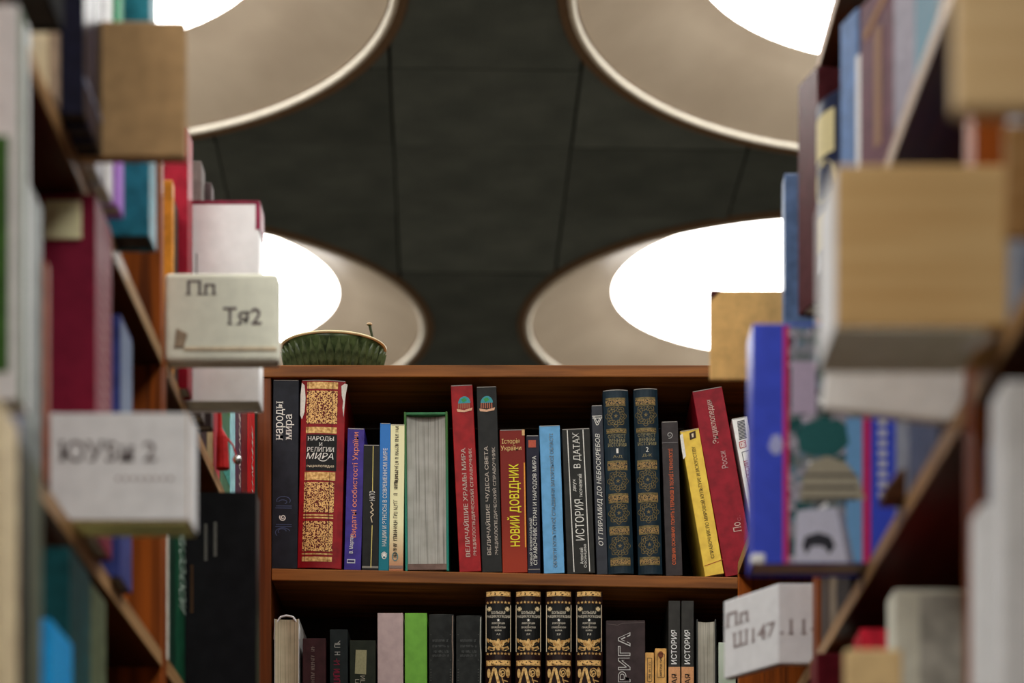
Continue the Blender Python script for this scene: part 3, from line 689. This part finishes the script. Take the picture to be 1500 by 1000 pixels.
b.lines([[(-.01, z * .01), (.012, z * .01)] for z in range(4, 26)], .0022, ink((190, 140, 140)), 'faded_title')
MB().box(-b.T / 2 - .003, -b.T / 2 - .0005, .012, .045, .262, .296).build('paper_slip', cloth((200, 190, 160), .7), b.root, .001)
b = S('L', 'B', 2.275, 2.343, .010, .247, cloth((66, 76, 128), .4), 'slate blue book in front of the orange upright')
lbl(b, [(.5, .98, ink((110, 124, 150)))])
# left, lower shelf
S('L', 'C', 1.555, 1.618, .05, .268, cloth((196, 180, 152), .6), 'beige book low at the left picture border')
S('L', 'C', 1.623, 1.655, .05, .262, cloth((24, 26, 26), .5), 'black book between the beige and the grey green book at lower left')
S('L', 'C', 1.656, 1.699, .05, .262, cloth((96, 100, 84), .6), 'grey green book beside the black one at lower left')
S('L', 'C', 1.746, 1.800, .01, .27, cloth((160, 156, 150), .5), 'light grey book left of the cyan book')
S('L', 'C', 1.802, 1.870, .005, .25, cloth((170, 120, 120), .5), 'dusty pink book left of the cyan book')
S('L', 'C', 1.905, 2.000, .016, .205, cloth((36, 150, 206), .35, .08), 'bright cyan book at lower left')
S('L', 'C', 2.018, 2.118, .010, .29, cloth((26, 78, 82), .4), 'dark teal book behind the cyan book at lower left')
S('L', 'C', 2.120, 2.196, .010, .285, cloth((106, 116, 92), .5), 'olive grey book beside the dark teal one at lower left')
# far left bookcase, top
S('L', 'A', 2.685, 2.703, 0, .215, cloth((190, 140, 60), .4), 'thin golden booklet behind the white label card')
S('L', 'A', 2.705, 2.734, 0, .20, cloth((70, 62, 54), .5), 'thin dark grey booklet beside the crimson book')
S('L', 'A', 2.737, 2.780, .010, .296, cloth((150, 34, 58), .4), 'tall crimson book on top of the far left bookcase')
b = S('L', 'A', 2.784, 2.828, .086, .230, cloth((206, 204, 212), .35, .04), 'white book with maroon top edge standing far out of the shelf')
b2 = MB().box(-b.T / 2 - .0004, b.T / 2 + .0004, -.0008, .10, b.H - .003, b.H + .0012).build('maroon_edge', cloth((120, 30, 60), .4), b.root)
MB().box(-b.T / 2 - .0008, b.T / 2 + .0005, -.0012, .004, b.H - .032, b.H - .001).build('torn_maroon_corner', cloth((130, 30, 70), .4), b.root)
mb = MB()
for i in range(6): mb.box(-b.T / 2 - .0007, -b.T / 2 - .0002, .072 + i * .0035 - .0006, .072 + i * .0035 + .0006, .06, .06 + (.11, .07, .12, .09, .10, .07)[i])
mb.build('printed_lines', ink((70, 66, 66)), b.root)
S('L', 'A', 2.840, 2.874, .012, .300, cloth((112, 104, 100), .6), 'tall grey book just behind the white book')
S('L', 'A', 2.878, 2.902, .019, .290, cloth((96, 84, 84), .6), 'brownish grey book with rounded top behind the white book')
for a, c_, d_, hh, lab in ((2.912, 2.985, (30, 30, 34), .22, 'black book under the overhanging white book'), (2.988, 3.045, (150, 136, 104), .21, 'beige book under the overhanging white book'),
                           (3.05, 3.112, (170, 60, 74), .24, 'pinkish red book beside the red tassel'), (3.120, 3.222, (70, 116, 92), .23, 'mottled green book beside the light blue booklet'),
                           (3.228, 3.282, (150, 190, 206), .23, 'light blue booklet beside the purple book'), (3.285, 3.355, (86, 56, 78), .24, 'dark purple book between light blue and red books'),
                           (3.358, 3.430, (110, 22, 32), .24, 'dark red book beside the bright red one'), (3.432, 3.526, (176, 30, 38), .25, 'bright red book next to the end bookcase')):
    b = S('L', 'A', a, c_, .0, hh, cloth(d_, .4), lab)
    if d_ in ((86, 56, 78), (176, 30, 38)): b.ticks(.012, .12, .13, .02, ink((210, 190, 180)))
    if d_ == (70, 116, 92): lbl(b, [(.1, .35, cloth((60, 140, 130), .4, .6, None, 300)), (.5, .8, cloth((90, 130, 70), .4, .6, None, 300))])
# far left bookcase, middle shelf
S('L', 'B', 2.648, 2.660, .0, .24, cloth((206, 196, 184), .5), 'thin white booklet against the orange upright')
S('L', 'B', 2.663, 2.714, .0, .25, cloth((22, 60, 46), .4), 'dark green book beside the thin white booklet')
b = S('L', 'B', 2.716, 2.790, .0, .26, cloth((30, 84, 62), .4), 'green book with pale lettering beside the big black book')
b.text('ИСКУССТВО', .012, .13, .10, .05, ink((190, 210, 195)))
b = S('L', 'B', 2.796, 2.838, .081, .224, cloth((22, 22, 26), .35), 'big black book standing out beside the end bookcase')
mb = MB()
for i, (yy, z0, z1) in enumerate(((.058, .145, .188), (.047, .150, .190))):
    for q in range(14):
        z = z0 + (z1 - z0) * q / 14; mb.box(-b.T / 2 - .0006, -b.T / 2 - .0002, yy - .0016, yy + .0016, z, z + .0018)
mb.build('silver_print', ink((130, 128, 120)), b.root)
mb = MB()
for q in range(14): mb.box(-b.T / 2 - .0006, -b.T / 2 - .0002, .0725, .0755, .085 + q * .004, .0872 + q * .004)
mb.build('brown_print', ink((96, 66, 36)), b.root)
S('L', 'C', 2.65, 2.70, .0, .26, cloth((150, 30, 36), .5), 'red book at the bottom below the orange upright')

# right, near bookcase, upper shelf (spines turned a little towards the camera)
b = S('R', 'A', 1.800, 1.872, -.014, .20, cloth((56, 70, 70), .4), 'dark green grey book at the top right, beside the teal one', rot=10)
b = S('R', 'A', 1.890, 1.962, -.014, .20, gradient((70, 120, 138), (50, 96, 112), 0, .2), 'teal book on the upper right shelf', rot=12)
b = S('R', 'A', 1.985, 2.060, -.014, .175, cloth((128, 122, 134), .45), 'lilac grey book between the teal and plum books', rot=13)
b = S('R', 'A', 2.098, 2.172, -.006, .158, cloth((104, 66, 78), .35), 'plum brown book with a gold stripe on the upper right shelf', rot=18)
b.band(-.006, .008, .02, .125, ink((150, 116, 92)), 'gold_stripe'); b.lines([[(-.026, .126), (.024, .150)]], .008, ink((160, 118, 80)), 'gold_label')
b = S('R', 'A', 2.200, 2.226, .004, .140, cloth((206, 206, 216), .5, .05), 'thin white booklet between the plum and the blue book', rot=18, soft=True)
b = S('R', 'A', 2.262, 2.302, .004, .205, cloth((92, 120, 158), .4), 'slim slate blue book on the upper right shelf', rot=18)
b = S('R', 'A', 2.345, 2.400, .010, .165, cloth((44, 52, 78), .35), 'navy book with cream emblems on its spine', rot=18, bulge=.006)
crm = ink((214, 200, 150))
b.band(-.024, .020, .108, .150, crm, 'cream_emblem'); b.poly([(x * .022, .085 + y * .02) for x, y in [(math.cos(q), math.sin(q)) for q in [i * .5236 for i in range(12)]]], crm, 'cream_emblem'); b.band(-.024, .020, .02, .055, crm, 'cream_emblem')
b = S('R', 'A', 2.455, 2.508, .018, .238, cloth((90, 50, 54), .25, .15), 'glossy brown maroon book rising above the blue book', rot=16)
S('R', 'A', 2.646, 2.675, .030, .206, cloth((100, 122, 154), .35), 'slim blue book peeking left of the maroon book')
# right, middle shelf
cov = cloth((72, 88, 182), .3, .08)
b = S('R', 'B', 2.225, 2.278, .106, .221, cov, 'blue book with a building collage cover standing out from the shelf', D=.2)
TB = b.T / 2; sb = 1592.0
def cp(x, y): return ((x - 1103) / sb, (826 - y) / sb)       # cover pixel -> (from spine, up)
def cover_shape(name, pts, mat, lift=.0004):
    pts = [cp(*p) for p in pts]; n_ = len(pts)
    me = bpy.data.meshes.new(name)
    me.from_pydata([(TB + lift, a, z) for a, z in pts], [], [tuple(range(n_))]); me.materials.append(mat)
    return link(name, me, b.root)
def rect(x0, x1, y0, y1): return [(x0, y0), (x1, y0), (x1, y1), (x0, y1)]
col, nt, bb = new_mat('printed_collage')
tc = nt.nodes.new('ShaderNodeTexCoord'); vo = nt.nodes.new('ShaderNodeTexVoronoi'); vo.inputs['Scale'].default_value = 130
nt.links.new(tc.outputs['Object'], vo.inputs['Vector'])
rp = nt.nodes.new('ShaderNodeValToRGB'); rp.color_ramp.interpolation = 'CONSTANT'
for pos, cc in ((.0, (120, 128, 130)), (.2, (30, 84, 84)), (.4, (150, 150, 160)), (.55, (70, 76, 86)), (.7, (110, 134, 150)), (.85, (190, 180, 196))):
    e = rp.color_ramp.elements[0] if pos == 0 else rp.color_ramp.elements.new(pos)
    e.position = pos; e.color = lin(cc)
rp.color_ramp.elements[-1].position = .97
sp = nt.nodes.new('ShaderNodeSeparateColor'); nt.links.new(vo.outputs['Color'], sp.inputs[0]); nt.links.new(sp.outputs[0], rp.inputs['Fac'])
nt.links.new(rp.outputs['Color'], bb.inputs['Base Color']); bb.inputs['Roughness'].default_value = .35
pk, lb, wh, tl, bg, dkg = ink((196, 40, 104)), ink((110, 160, 206)), ink((196, 196, 214)), ink((36, 92, 92)), ink((160, 152, 132)), ink((50, 50, 58))
cover_shape('collage', rect(1156, 1262, 478, 824), col)
cover_shape('pink_stripe', rect(1148, 1156, 477, 825), pk, .0005); cover_shape('pink_stripe', rect(1264, 1276, 477, 825), pk, .0005)
cover_shape('pale_emblem', [(1126, 655), (1132, 638), (1142, 636), (1148, 650), (1144, 664), (1134, 666)], ink((170, 174, 220)), .0006)
cover_shape('picture_sky', rect(1240, 1264, 612, 824), lb, .0006)
cover_shape('picture_street', rect(1160, 1196, 530, 606), ink((180, 164, 186)), .0006)
cover_shape('picture_trees', [(1168, 640), (1178, 622), (1205, 612), (1240, 622), (1244, 650), (1225, 668), (1190, 668), (1172, 660)], tl, .0007)
cover_shape('picture_dome', [(1172, 735), (1176, 700), (1190, 676), (1212, 668), (1240, 678), (1258, 700), (1268, 732)], bg, .0008)
for y in (694, 712, 728): cover_shape('picture_cornice', rect(1176, 1256, y, y + 5), ink((96, 92, 84)), .0009)
cover_shape('picture_building', [(1164, 824), (1168, 748), (1226, 744), (1238, 790), (1244, 824)], wh, .0008)
cover_shape('picture_arch', [(1176, 800), (1180, 786), (1200, 780), (1218, 786), (1224, 800), (1216, 812), (1206, 800), (1190, 800), (1182, 812)], dkg, .0009)
cover_shape('picture_trim', [(1228, 748), (1236, 748), (1252, 824), (1242, 824)], ink((130, 130, 150)), .0009)
for i in range(9): cover_shape('cover_letter', rect(1287, 1300, 600 + i * 15, 609 + i * 15), wh, .0006)
MB().box(b.T / 2 - .012, b.T / 2 + .001, -.001, .012, -.0001, .010).build('worn_corner', cloth((210, 206, 214), .5), b.root, .002)
S('R', 'B', 1.850, 1.918, .0, .17, cloth((74, 84, 106), .4), 'slate blue book above the slanting right shelf, nearer the camera')
S('R', 'B', 1.920, 1.990, .0, .175, cloth((82, 90, 110), .4), 'slate blue book above the slanting right shelf, nearer the blue illustrated book')
S('R', 'B', 1.993, 2.060, .0, .23, cloth((130, 132, 140), .4), 'grey book right behind the brown wedge on the right shelf')
S('R', 'B', 2.345, 2.44, .0, .21, cloth((38, 32, 34), .5), 'dark book under the blue illustrated book')
S('R', 'B', 2.442, 2.50, .0, .21, cloth((120, 108, 92), .5), 'grey beige book under the blue illustrated book, nearer the aisle end')
S('R', 'B', 2.502, 2.57, .0, .21, cloth((70, 56, 48), .5), 'brown book under the blue illustrated book, beside the folded card')
# right, lower shelf
b = S('R', 'C', 1.990, 2.030, .012, .248, cloth((206, 200, 188), .5, .06), 'off-white book with cream edge on the lower right shelf')
MB().box(b.T / 2 + .0002, b.T / 2 + .0008, .021, .16, .004, b.H - .004).build('grey_cover_print', cloth((170, 168, 160), .6, .2), b.root)
S('R', 'C', 1.500, 1.545, .020, .262, cloth((224, 220, 208), .5, .05), 'tall white book at the right picture border')
S('R', 'C', 1.560, 1.600, .022, .202, cloth((222, 220, 216), .5, .05), 'shorter white book beside the tall white one at right')
S('R', 'C', 1.612, 1.662, .0, .268, cloth((84, 98, 120), .4), 'slate blue book between the upright and the white books')
S('R', 'C', 2.20, 2.25, .01, .262, cloth((190, 50, 70), .5), 'pinkish red book under the slanting right shelf')
S('R', 'C', 2.44, 2.50, .02, .29, cloth((110, 34, 44), .5), 'maroon book at the bottom beneath the folded card')
# books behind the top right card

# ------------------------------------------------------------------ divider cards and blocks standing on the shelves
wood_blk = wood('x', (206, 164, 106), (226, 190, 132), .6)
paper_m = cloth((226, 216, 212), .7, .06)
def divider(label, x0, x1, y0, y1, z0, z1, mat, bev=.003, rot=(0, 0, 0), name='shelf_divider'):
    t = tag(empty(name, ((x0 + x1) / 2, y0, CZ + z0)), label, 'divider', 'shelf dividers')
    t.rotation_euler = rot; hw = (x1 - x0) / 2
    MB().box(-hw, hw, 0, y1 - y0, .0003, z1 - z0).build('slab', mat, t, bev, False, 3)
    return t, hw
def print_on(t, s, u, v, ln, ht, mat, y=-.0006, off=0.0, name='label_text'):
    vv, ff = text_raw(s, off, True); xs = [p[0] for p in vv]; ys_ = [p[1] for p in vv]
    cx, cy = (min(xs) + max(xs)) / 2, (min(ys_) + max(ys_)) / 2; kx, ky = ln / (max(xs) - min(xs)), ht / (max(ys_) - min(ys_))
    me = bpy.data.meshes.new(name); me.from_pydata([(u + (p[0] - cx) * kx, y, v + (p[1] - cy) * ky) for p in vv], [], ff); me.materials.append(mat)
    return link(name, me, t)
inkg = ink((96, 84, 84)); inkf = ink((150, 136, 134))
# brown card, upper left
divider('blank brown cardboard divider standing on the upper left shelf', (110 - VX) / 1670, (275 - VX) / 1670, 2.108, 2.122, .874, .994, cloth((152, 128, 96), .7, .12), .003)
# white block with a stamped label, left
t, hw = divider('white-faced wooden block with a blurred stamped number on the left shelf', (72 - VX) / 1703, (277 - VX) / 1703, 2.080, 2.125, .549, .644, wood('x', (186, 140, 90), (214, 172, 120), .6), .003)
MB().box(-hw + .001, hw - .001, -.0012, -.0002, .002, .094).build('paper_label', paper_m, t, .002)
MB().box(hw - .0002, hw + .0008, .0005, .0445, .002, .094).build('paper_side', paper_m, t)
MB().box(-hw + .001, hw - .001, .0005, .0445, -.0006, .0002).build('bounce_lit_underside', cloth((244, 200, 146), .7, .06), t)  # bright tan paints in light bounced up from the floor
print_on(t, 'ЮУ5и 2', -.010, .061, .084, .018, inkg, -.0016, .01); print_on(t, '- - - - - - - -', .022, .0375, .048, .003, inkf, -.0016, .02)
# white card on the far left bookcase
t, hw = divider('white paper-covered card marked in black letters, above the far left books', (240 - VX) / 1340, (408 - VX) / 1340, 2.645, 2.672, .874, .972, cloth((226, 208, 188), .6, .05), .006)
print_on(t, 'Пп', -.022, .081, .034, .016, inkg, -.0006, .012); print_on(t, 'Тя2', .023, .050, .042, .019, inkg, -.0006, .012)
MB().box(-hw + .022, hw - .002, -.0016, -.0004, .012, .016).build('paper_fold', cloth((190, 178, 156), .6), t, .001)
MB().prism([(-hw + .012, .016), (-hw + .022, .016), (-hw + .026, .030), (-hw + .014, .036)], -.002, -.0004).build('torn_corner', cloth((150, 136, 118), .7), t)
# tan card on the far right bookcase
t, hw = divider('tan cardboard divider with dark corner before the lower right lamp', (1040 - VX) / 1308, (1190 - VX) / 1308, 2.708, 2.716, .874, .975, cloth((196, 164, 112), .7, .12), .0025)
MB().prism([(-hw, .1005), (-hw + .012, .1005), (-hw + .003, .092), (-hw, .088)], -.0012, -.0002).build('dark_corner', cloth((80, 40, 40), .7), t)
# folded white card, lower right
t = tag(empty('shelf_divider', (0.2866, F / 1326, CZ + .549)), 'folded white card with a stamped number at the lower right', 'divider', 'shelf dividers')
dv = Vector((.2336 - .2866, F / 1284 - F / 1326)); ang = math.atan2(dv.y, -dv.x); ln_ = dv.length
def panel(name, length, a, sgn):
    e = MB().box(0 if sgn > 0 else -length, length if sgn > 0 else 0, .0002, .012, .0003, .089).build(name, cloth((222, 218, 212), .6, .04), t, .0015)
    e.rotation_euler = (0, 0, a); return e
pl = panel('card_panel', ln_, -ang, -1); pr = panel('card_panel', .058, 0, 1)
print_on(pl, 'Пп', -ln_ * .74, .066, .045, .016, inkf, -.0004, .012); print_on(pl, 'Ш147', -ln_ * .44, .041, .080, .017, inkf, -.0004, .008); print_on(pr, '.11-', .0225, .041, .041, .017, inkf, -.0004, .008)
# white sheet and wooden block, right
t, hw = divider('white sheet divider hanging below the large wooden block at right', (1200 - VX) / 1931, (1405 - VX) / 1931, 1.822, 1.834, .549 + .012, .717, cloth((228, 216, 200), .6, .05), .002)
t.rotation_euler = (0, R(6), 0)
t, hw = divider('large plain wooden block at right, sharper of the two big blocks', (1225 - VX) / 2222, (1490 - VX) / 2222, 1.594, 1.683, .549, .657, wood_blk, .003)
MB().box(-hw - .001, -hw - .0001, .001, .0885, .001, .1075).build('paper_side', cloth((232, 222, 206), .6, .05), t)
MB().box(-hw, hw - .02, .0005, .0885, -.0008, .0001).build('brightened_underside', cloth((226, 212, 188), .7, .12), t)  # panel colour raised to stand for floor bounce under the block
mb = MB(); mb.tube([(hw - .03, .03, -.002), (hw - .02, .02, .0), (hw - .01, .015, .006), (hw - .006, .012, .014)], [.004, .006, .006, .003]); mb.build('curled_tape', cloth((230, 226, 220), .3, .03), t)
divider('blurred beige divider at the right border above the wooden block', (1470 - VX) / 2450, (1640 - VX) / 2450, 1.440, 1.446, .549, .618, wood('x', (170, 128, 76), (190, 150, 100), .6), .002)
divider('most blurred wooden block in the top right picture corner', (1393 - VX) / 2772, (1760 - VX) / 2772, 1.262, 1.278, .549, .69, wood('x', (220, 186, 134), (236, 206, 156), .6), .002)
# cream block, bottom right
divider('small cream divider at the bottom right below the slanting shelf', (1237 - VX) / 1960, (1320 - VX) / 1960, 1.800, 1.812, .222, .381, cloth((204, 180, 140), .6, .08), .002)
# brown wooden wedge
t = tag(empty('wooden_wedge', ((1303 - VX) / 1740, F / 1740, CZ + .549)), 'small dark brown wooden wedge on the slanting right shelf', 'wedge')
MB().prism([(-.010, .0003), (.022, .0003), (.022, .027), (.004, .025), (-.008, .010)], -.03, .0).build('wedge_body', wood('x', (52, 28, 12), (96, 56, 26)), t, .002)

# books standing behind the big wooden block
S('R', 'B', 1.545, 1.592, .0, .243, cloth((130, 140, 156), .4), 'grey blue book above the large wooden block at right')
S('R', 'B', 1.455, 1.500, .0, .20, cloth((60, 64, 72), .4), 'dark slate book at the right border beside the wooden block')

# ------------------------------------------------------------------ red tassel with a silver bead
t = tag(empty('bookmark_tassel', (LP + .006, 3.06, CZ + STAND['A'])), 'red tassel with a silver bead above the big black book', 'tassel')
MB().tube([(.0, .0, .085), (.001, -.001, .052), (.004, -.003, .04), (.005, -.004, .0005)], [.002, .003, .007, .0085], 10).build('tassel', cloth((164, 44, 44), .7), t)
MB().tube([(.010, -.002, .04), (.018, -.004, .03), (.022, -.004, .016)], .0012, 6).build('cord', cloth((170, 40, 40), .6), t)
bead = MB().lathe([(.0001, -.006), (.004, -.0045), (.006, 0), (.004, .0045), (.0001, .006)], 16)
o = bead.build('bead', None, t, 0, True); o.location = (.023, -.004, .012)
sm, nt, b = new_mat('silver_bead'); b.inputs['Metallic'].default_value = .9; b.inputs['Roughness'].default_value = .25
r, n, mp = noise_mix(nt, (.6, .6, .6, 1), (.8, .8, .8, 1)); nt.links.new(r.outputs['Color'], b.inputs['Base Color']); o.data.materials.append(sm)

# ------------------------------------------------------------------ green bowl and dry stem on the end bookcase
glz, nt, b = new_mat('dark_green_glaze')
r, n, mp = noise_mix(nt, (0.012, 0.022, 0.008, 1), (0.075, 0.11, 0.040, 1), nscale=60, detail=4)
nt.links.new(r.outputs['Color'], b.inputs['Base Color']); b.inputs['Roughness'].default_value = .22
bowl = tag(empty('bowl', ((488 - VX) / 950, 3.735, TOPZ)), 'dark green leaf-relief bowl on top of the end bookcase', 'bowl')
BR = .081
prof = [(.03, .0), (.05, .002), (.062, .014), (.070, .032), (.075, .05), (.078, .064), (.0795, .071), (.0785, .0715), (.076, .066), (.070, .04), (.05, .012), (.0005, .008)]
MB().lathe(prof, 96).build('bowl_body', glz, bowl, 0, True)
rimb = MB().lathe([(.0785, .069), (.0815, .0695), (.0822, .0715), (.0800, .073), (.0775, .072), (.0785, .069)], 96).build('bowl_rim', cloth((190, 180, 150), .35, .1), bowl, 0, True)
lf = MB(); nL = 9; v = []; f = []
for i in range(nL):
    q = i / (nL - 1); z = .016 + .048 * q; wq = .0062 * math.sin(math.pi * min(1, q * .92 + .08)) ** .8
    rr = .0635 + (.0785 - .0635) * q ** .7
    for k_, (dx, dr) in enumerate(((-wq, -.001), (-wq * .5, .0022), (0, .0034), (wq * .5, .0022), (wq, -.001))): v.append((dx, -(rr + dr), z))
for i in range(nL - 1):
    for k_ in range(4): f.append((i * 5 + k_, i * 5 + k_ + 1, (i + 1) * 5 + k_ + 1, (i + 1) * 5 + k_))
leaf_me = lf.add(v, f).mesh('leaf', None, True)
lm, nt, b = new_mat('green_glazed_leaf'); r, n, mp = noise_mix(nt, (0.025, 0.036, 0.014, 1), (0.075, 0.10, 0.042, 1), nscale=80)
nt.links.new(r.outputs['Color'], b.inputs['Base Color']); b.inputs['Roughness'].default_value = .2; leaf_me.materials.append(lm)
for i in range(34):
    o = link('leaf', leaf_me, bowl); o.rotation_euler = (0, 0, 2 * math.pi * i / 34)
st = tag(empty('dry_stem', ((545 - VX) / 950 , 3.735, TOPZ)), 'dry stem with a flat pale tip sticking up from the green bowl', 'stem')
MB().tube([(-.008, 0, .012), (.0, 0, .07), (.001, 0, .085), (-.004, 0, .108)], [.0018, .002, .0018, .0022], 8).build('stalk', cloth((60, 66, 40), .6), st)
o = MB().lathe([(.0001, -.002), (.004, -.0015), (.0042, .001), (.0001, .0022)], 12).build('tip', cloth((170, 150, 124), .6), st, 0, True); o.location = (-.0045, 0, .1095)
